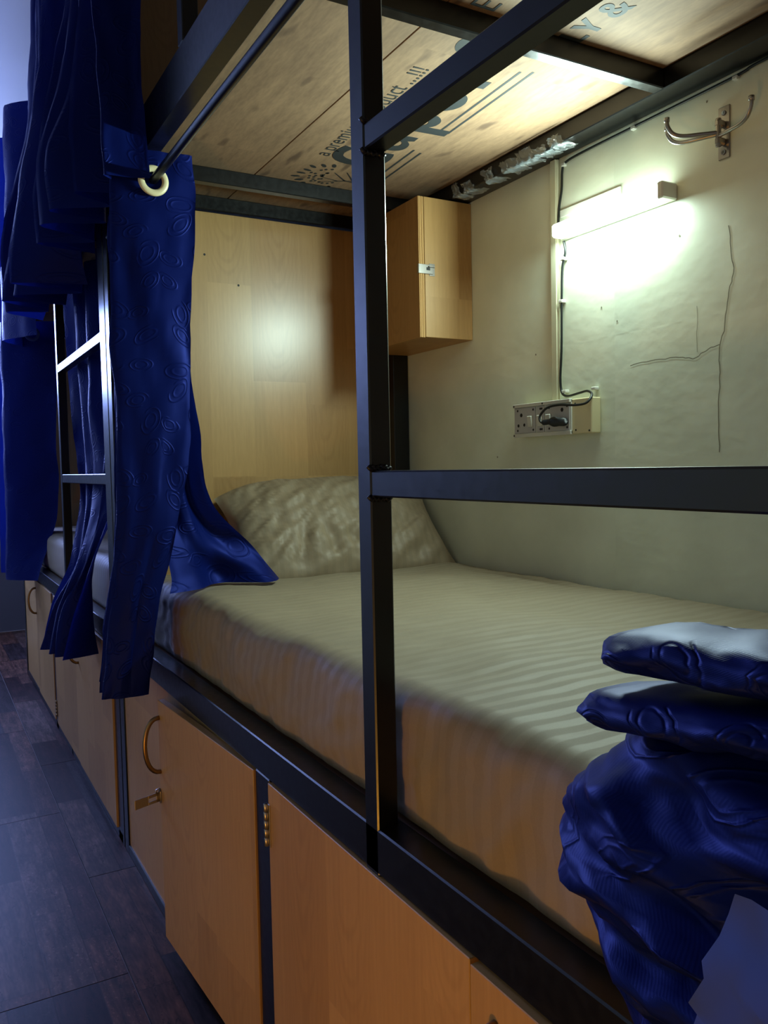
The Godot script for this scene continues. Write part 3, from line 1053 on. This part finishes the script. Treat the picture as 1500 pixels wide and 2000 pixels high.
func film() -> void:
	var t := thing("plastic_film", "torn crumpled clear plastic film clinging to the upper bunk wall beam", "film", Vector3.ZERO)
	rng.seed = 77
	var n := FastNoiseLite.new()
	n.seed = 5
	n.frequency = 1.0
	for s in 7:
		var z0 := lerpf(-1.93, -1.55, s / 6.0) + rng.randf_range(-0.03, 0.03)
		var wide := rng.randf_range(0.02, 0.075)
		var top := rng.randf_range(1.897, 1.928)
		var st := begin()
		var rows := []
		var uvs := []
		for j in 9:
			var row := PackedVector3Array()
			var uv := PackedVector2Array()
			for i in 13:
				var u := i / 12.0
				var v := j / 8.0
				var p := Vector3(W - 0.076, lerpf(top, 1.884, minf(1.0, v / 0.6)), z0 + (u - 0.5) * wide + (v - 0.5) * 0.03)
				if v > 0.6:
					p = Vector3(W - 0.076 + (v - 0.6) * 0.10, 1.886, p.z)
				p += Vector3(-absf(n.get_noise_3d(u * 3.0, v * 3.0, s * 7.0)), n.get_noise_3d(u * 4.0, v * 4.0, s * 7.0 + 3.0) * 0.7 - 0.2, n.get_noise_3d(u * 3.0, v * 4.0, s * 9.0) * 1.4) * 0.014
				row.append(p)
				uv.append(Vector2(u, v))
			rows.append(row)
			uvs.append(uv)
		grid(st, rows, uvs)
		part(t, "scrap", st.commit(), M.film)

# ---------------------------------------------------------------- curtains
func grommet(t: Node, c: Vector3, yaw := 0.0, m: Material = null) -> void:
	var ax := Vector3(cos(yaw), 0, sin(yaw))
	part(t, "eyelet", torus(c, ax, Vector3.UP, 0.0275, 0.0078, 0.7), m if m else M.ivory, "cream plastic eyelet ring")

func curtains() -> void:
	rng.seed = 21
	# rods
	var rd := thing("curtain_rod", "thin black curtain rod under the upper bunk side rail", "rod", Vector3.ZERO)
	part(rd, "bar", bar([Vector3(0.006, 1.803, -2.46), Vector3(0.006, 1.808, -0.958)], 0.0095, 12), M.black)
	for z in [-2.44, -0.98]:
		part(rd, "bracket", bx(Vector3(0.001, 1.80, z - 0.01), Vector3(0.012, 1.892, z + 0.01), 0.001), M.black)
	# lower bunk, head end
	var t := thing("curtain", "embossed navy curtain bunched at the head end of the lower bunk", "curtain", Vector3.ZERO, "navy bunk curtains")
	var zz := []
	for i in 11:
		zz.append([i % 2, -1.945 - 0.042 * i])
	var key := func(xr: float, xl: float, shift: float, squeeze: float, tilt: float) -> Array:
		var out := []
		for i in zz.size():
			var z: float = -1.945 + (zz[i][1] + 1.945) * squeeze + shift
			var x: float = xr if zz[i][0] == 0 else -0.5 + (xl + 0.5) * absf(z) / 1.95
			# panel edge stays flat where the ring sits
			x = maxf(x, -0.5 + (xl + 0.5) * absf(z) / 1.95)
			out.append(Vector2(x, z))
			if i == 0:
				out.append(Vector2(lerpf(xr, xl, 0.5), z - 0.004))
		return out
	var keys := [
		[1.872, key.call(0.098, -0.085, 0.0, 0.9, 0.0)],
		[1.75, key.call(0.096, -0.095, 0.0, 0.92, 0.0)],
		[1.55, key.call(0.084, -0.098, 0.0, 0.95, 0.0)],
		[1.38, key.call(0.078, -0.098, 0.0, 0.95, 0.3)],
		[1.20, key.call(0.064, -0.100, 0.01, 0.95, 0.6)],
		[1.02, key.call(0.032, -0.106, 0.02, 0.95, 1.0)],
		[0.86, key.call(-0.012, -0.122, 0.02, 0.85, 1.0)],
		[0.74, key.call(-0.030, -0.140, 0.01, 0.75, 0.8)],
		[0.612, key.call(-0.046, -0.158, 0.0, 0.65, 0.5)]]
	part(t, "main_drop", cloth(keys, 8, 10, 0.012, 3), M.cur)
	# the part that falls inside, on the mattress
	var ins := [
		[1.62, [Vector2(0.076, -2.02), Vector2(0.055, -2.06), Vector2(0.02, -2.02), Vector2(0.0, -2.07), Vector2(-0.02, -2.05)]],
		[1.40, [Vector2(0.088, -1.99), Vector2(0.060, -2.04), Vector2(0.03, -2.00), Vector2(0.01, -2.05), Vector2(-0.02, -2.04)]],
		[1.22, [Vector2(0.106, -1.98), Vector2(0.078, -2.03), Vector2(0.045, -1.99), Vector2(0.01, -2.02), Vector2(-0.02, -2.03)]],
		[1.09, [Vector2(0.122, -1.985), Vector2(0.088, -2.03), Vector2(0.05, -1.98), Vector2(0.02, -2.00), Vector2(-0.02, -2.00)]],
		[1.02, [Vector2(0.160, -2.00), Vector2(0.11, -2.03), Vector2(0.07, -1.985), Vector2(0.03, -1.99), Vector2(-0.01, -1.98)]],
		[0.95, [Vector2(0.235, -2.02), Vector2(0.165, -2.03), Vector2(0.10, -1.99), Vector2(0.045, -1.97), Vector2(0.0, -1.955)]],
		[0.885, [Vector2(0.285, -2.015), Vector2(0.23, -1.99), Vector2(0.15, -2.03), Vector2(0.07, -1.965), Vector2(0.005, -1.935)]],
		[0.85, [Vector2(0.310, -2.005), Vector2(0.255, -1.955), Vector2(0.16, -2.02), Vector2(0.08, -1.945), Vector2(-0.004, -1.915)]]]
	part(t, "inner_drop", cloth(ins, 8, 8, 0.010, 5), M.cur, "fold of the curtain lying on the mattress")
	grommet(t, Vector3(0.004, 1.801, -1.942), 0.0)
	grommet(t, Vector3(0.004, 1.802, -1.995), 0.2)
	# upper bunk, head end: hangs outside the deck rail
	var u := thing("curtain", "navy curtain of the upper bunk hanging past the deck rail, lower hem showing", "curtain", Vector3.ZERO, "navy bunk curtains")
	var front := [Vector2(-0.012, -1.93), Vector2(-0.045, -1.945), Vector2(-0.112, -1.95)]
	var za := zigzag(9, -1.99, -2.56, -0.012, -0.085, 0.4)
	var zb := zigzag(9, -2.01, -2.62, -0.016, -0.125, 0.4)
	var zc := zigzag(9, -2.03, -2.66, -0.016, -0.165, 0.4)
	part(u, "drop", cloth([[2.95, front + za], [2.5, front + za], [2.15, front + zb], [1.95, front + zc], [1.80, front + zc]], 7, 9, 0.012, 7), M.cur)
	# next bunk: lower and upper curtains at both ends
	var n1 := thing("curtain", "navy curtain behind the far ladder, flaring out over its bunk edge", "curtain", Vector3.ZERO, "navy bunk curtains")
	part(n1, "drop", cloth([[1.87, zigzag(9, -2.64, -3.55, 0.045, 0.10, 0.3)], [1.35, zigzag(9, -2.64, -3.50, 0.045, 0.10, 0.3)], [1.08, zigzag(9, -2.66, -3.30, 0.035, 0.08, 0.4)], [0.85, zigzag(9, -2.70, -3.00, -0.04, -0.012, 0.5)], [0.70, zigzag(9, -2.69, -2.98, -0.11, -0.02, 0.4)], [0.56, zigzag(9, -2.68, -2.95, -0.155, -0.03, 0.4)]], 7, 9, 0.010, 9), M.cur)
	var n2 := thing("curtain", "wide navy curtain panel at the head end of the second lower bunk", "curtain", Vector3.ZERO, "navy bunk curtains")
	part(n2, "drop", cloth([[1.872, zigzag(4, -4.30, -4.75, 0.13, -0.13, 0.2)], [1.3, zigzag(4, -4.30, -4.75, 0.125, -0.13, 0.2)], [0.95, zigzag(4, -4.30, -4.75, 0.10, -0.13, 0.2)], [0.62, zigzag(4, -4.30, -4.75, -0.02, -0.14, 0.2)]], 7, 9, 0.012, 11), M.cur)
	grommet(n2, Vector3(0.01, 1.801, -4.29), 0.0, M.cur_back)
	var n3 := thing("curtain", "navy curtain of the second upper bunk in long thin pleats", "curtain", Vector3.ZERO, "navy bunk curtains")
	part(n3, "drop", cloth([[2.95, zigzag(9, -2.72, -3.45, -0.01, -0.06, 0.5)], [2.4, zigzag(9, -2.74, -3.48, -0.015, -0.10, 0.5)], [2.0, zigzag(9, -2.76, -3.50, -0.016, -0.16, 0.5)], [1.74, zigzag(9, -2.78, -3.52, -0.016, -0.19, 0.5)]], 7, 9, 0.012, 13), M.cur)
	var n4 := thing("curtain", "far navy curtain panel with eyelet on the second upper bunk", "curtain", Vector3.ZERO, "navy bunk curtains")
	part(n4, "drop", cloth([[2.80, zigzag(4, -3.98, -4.6, 0.12, -0.10, 0.2)], [2.3, zigzag(4, -3.98, -4.6, 0.10, -0.12, 0.2)], [2.03, zigzag(4, -3.98, -4.6, -0.016, -0.12, 0.1)], [1.75, zigzag(4, -4.0, -4.6, -0.016, -0.13, 0.2)]], 7, 9, 0.012, 15), M.cur)
	grommet(n4, Vector3(0.03, 2.73, -3.975), 0.0, M.cur_back)
	var n5 := thing("curtain", "farthest navy curtain beside the bright window", "curtain", Vector3.ZERO, "navy bunk curtains")
	part(n5, "drop", cloth([[2.85, zigzag(4, -5.2, -5.9, 0.05, -0.06, 0.3)], [2.3, zigzag(4, -5.2, -5.9, 0.05, -0.06, 0.3)], [1.90, zigzag(4, -5.2, -5.9, 0.05, -0.06, 0.3)]], 5, 6, 0.012, 17), M.cur)

func bundle() -> void:
	rng.seed = 31
	var t := thing("curtain", "embossed satin navy curtain gathered in folds over the near mattress edge", "curtain", Vector3.ZERO, "navy bunk curtains")
	var n := FastNoiseLite.new()
	n.seed = 19
	n.frequency = 1.0
	n.fractal_octaves = 3
	# two flat rolled folds lying one over the other: centre line from tip to the right
	for f in [[-0.462, 0.9865, 0.0175, 0.055, 0.0, "upper_fold"], [-0.476, 0.9535, 0.0155, 0.050, -0.010, "lower_fold"]]:
		var rows := []
		var uvs := []
		for i in 33:
			var u := i / 32.0
			var grow := sqrt(1.0 - pow(1.0 - minf(1.0, u * 13.0), 2.6))
			var z: float = f[0] + u * 0.40
			var c := Vector3(f[4] - 0.02, f[1] + 0.006 * sin(u * 5.0 + f[1] * 90.0) + 0.035 * u, z)
			var row := PackedVector3Array()
			var uv := PackedVector2Array()
			for k in 29:
				var a := TAU * k / 28.0
				var w := 1.0 + 0.20 * n.get_noise_3d(cos(a) * 1.3, sin(a) * 1.3, u * 7.0 + f[1] * 100.0)
				var sq := pow(absf(cos(a)), 0.7) * signf(cos(a))
				row.append(c + Vector3(sq * f[3] * w, sin(a) * f[2] * w * 1.02, 0.0) * grow)
				uv.append(Vector2(k / 28.0 * 0.22, u * 0.4))
			rows.append(row)
			uvs.append(uv)
		var st := begin()
		grid(st, rows, uvs, true, true)
		part(t, f[5], st.commit(), M.cur, "rolled fold of satin")
	# the puffed drape below: outline of its far edge by height
	var edge := [[0.944, -0.425], [0.930, -0.452], [0.905, -0.486], [0.878, -0.518], [0.850, -0.534], [0.815, -0.533], [0.788, -0.520], [0.772, -0.512], [0.755, -0.493], [0.735, -0.486], [0.712, -0.476], [0.690, -0.452], [0.66, -0.444], [0.60, -0.430], [0.50, -0.425]]
	var depth := [0.01, 0.035, 0.055, 0.066, 0.070, 0.068, 0.062, 0.060, 0.052, 0.056, 0.054, 0.050, 0.055, 0.06, 0.065]
	var ctrl := []
	for i in edge.size():
		ctrl.append(Vector3(edge[i][0], edge[i][1], depth[i]))
	ctrl = smooth_line(ctrl, 5)
	var rows := []
	var uvs := []
	for q: Vector3 in ctrl:
		var row := PackedVector3Array()
		var uv := PackedVector2Array()
		for k in 61:
			var a := TAU * k / 60.0
			var far: float = q.y + 0.010 * n.get_noise_1d(q.x * 60.0)
			var near := -0.10
			var ca := cos(a)
			# blunt far end
			var zc := far + (near - far) * (0.5 - 0.5 * pow(absf(ca), 0.75) * signf(ca))
			var xc := 0.0 - sin(a) * q.z
			var s := (zc - far)
			# folds fan out from the gathering on the right
			var fan := (q.x - 0.80) / (0.16 + maxf(0.0, 0.36 - s))
			var w := 0.030 * n.get_noise_2d(fan * 6.0, s * 2.2) + 0.018 * (0.5 - absf(n.get_noise_2d(fan * 4.0 + 20.0, s * 3.0)) * 2.0) + 0.010 * n.get_noise_2d(q.x * 22.0, s * 9.0)
			var soft := smoothstep(0.0, 0.05, s)
			if sin(a) > 0.0:
				xc -= w * soft
			row.append(Vector3(minf(xc - 0.012, lerpf(-0.012, 0.032, smoothstep(0.68, 0.74, q.x))), q.x + 0.01 * n.get_noise_2d(s * 12.0, q.x * 8.0) * soft, zc))
			uv.append(Vector2(s * 0.9 + (0.5 if sin(a) < 0.0 else 0.0), q.x))
		rows.append(row)
		uvs.append(uv)
	var st := begin()
	grid(st, rows, uvs, true, true)
	part(t, "puffed_drape", st.commit(), M.cur, "puffed drape of satin hanging over the bed edge")
	# the plain reverse side turned out in front
	rows = []
	uvs = []
	for j in 25:
		var v := j / 24.0
		var y := lerpf(0.905, 0.56, v)
		var row := PackedVector3Array()
		var uv := PackedVector2Array()
		for i in 21:
			var u := i / 20.0
			var z0 := lerpf(-0.283, -0.405, v)
			var z := lerpf(z0, -0.08, u)
			row.append(Vector3(-0.132 - 0.010 * u - 0.02 * sin(u * 3.0) + 0.014 * n.get_noise_2d(u * 2.0, v * 9.0) + 0.004 * n.get_noise_2d(u * 3.0, v * 30.0), y + 0.004 * n.get_noise_2d(u * 4.0, v * 3.0), z))
			uv.append(Vector2(u, v))
		rows.append(row)
		uvs.append(uv)
	st = begin()
	grid(st, rows, uvs)
	part(t, "reverse_side", st.commit(), M.cur_back, "plain matt reverse of the curtain")
	# what hangs on from above, just past the frame
	part(t, "hanging_drop", cloth([[1.80, zigzag(7, -0.05, -0.30, -0.012, -0.09, 0.2)], [1.3, zigzag(7, -0.06, -0.29, -0.012, -0.09, 0.2)], [1.05, zigzag(7, -0.08, -0.31, -0.012, -0.08, 0.2)], [0.97, zigzag(7, -0.08, -0.352, 0.02, -0.06, 0.3)]], 6, 8, 0.01, 23), M.cur)

func night_lamp() -> void:
	# a warm lamp low across the aisle, outside the frame; its light falls on the cupboard fronts
	var t := thing("night_lamp", "small warm night lamp standing on the floor across the aisle", "lamp", Vector3(-1.15, 0.0, -0.35))
	part(t, "base", bx(Vector3(-0.05, 0.0005, -0.05), Vector3(0.05, 0.025, 0.05), 0.004), M.white)
	part(t, "glowing_cover", bx(Vector3(-0.045, 0.0255, -0.045), Vector3(0.045, 0.14, 0.045), 0.014), M.warm)
	var l := OmniLight3D.new()
	l.name = "warm_light"
	l.light_color = Color(1.0, 0.70, 0.26)
	l.light_energy = 0.2
	l.light_size = 0.04
	l.omni_range = 12.0
	l.omni_attenuation = 2.0
	l.shadow_enabled = true
	l.position = Vector3(0, 0.085, 0)
	t.add_child(l)

func _ready() -> void:
	view_and_light()
	materials()
	room()
	bed(0.0, true, "black steel bunk bed with ladder post in front and plywood upper deck")
	bed(-2.55, false, "second black steel bunk bed behind, its ladder catching blue window light")
	mattress("mattress", "mattress under a khaki satin striped sheet on the near lower bunk", -2.372, -0.04, M.sheet, true)
	mattress("mattress", "mattress on the second lower bunk, glimpsed between far ladder and curtains", -4.92, -2.68, M.sheet, false)
	pillow()
	wall_cabinet()
	batten()
	hooks()
	socket_box()
	cables()
	film()
	curtains()
	bundle()
	night_lamp()
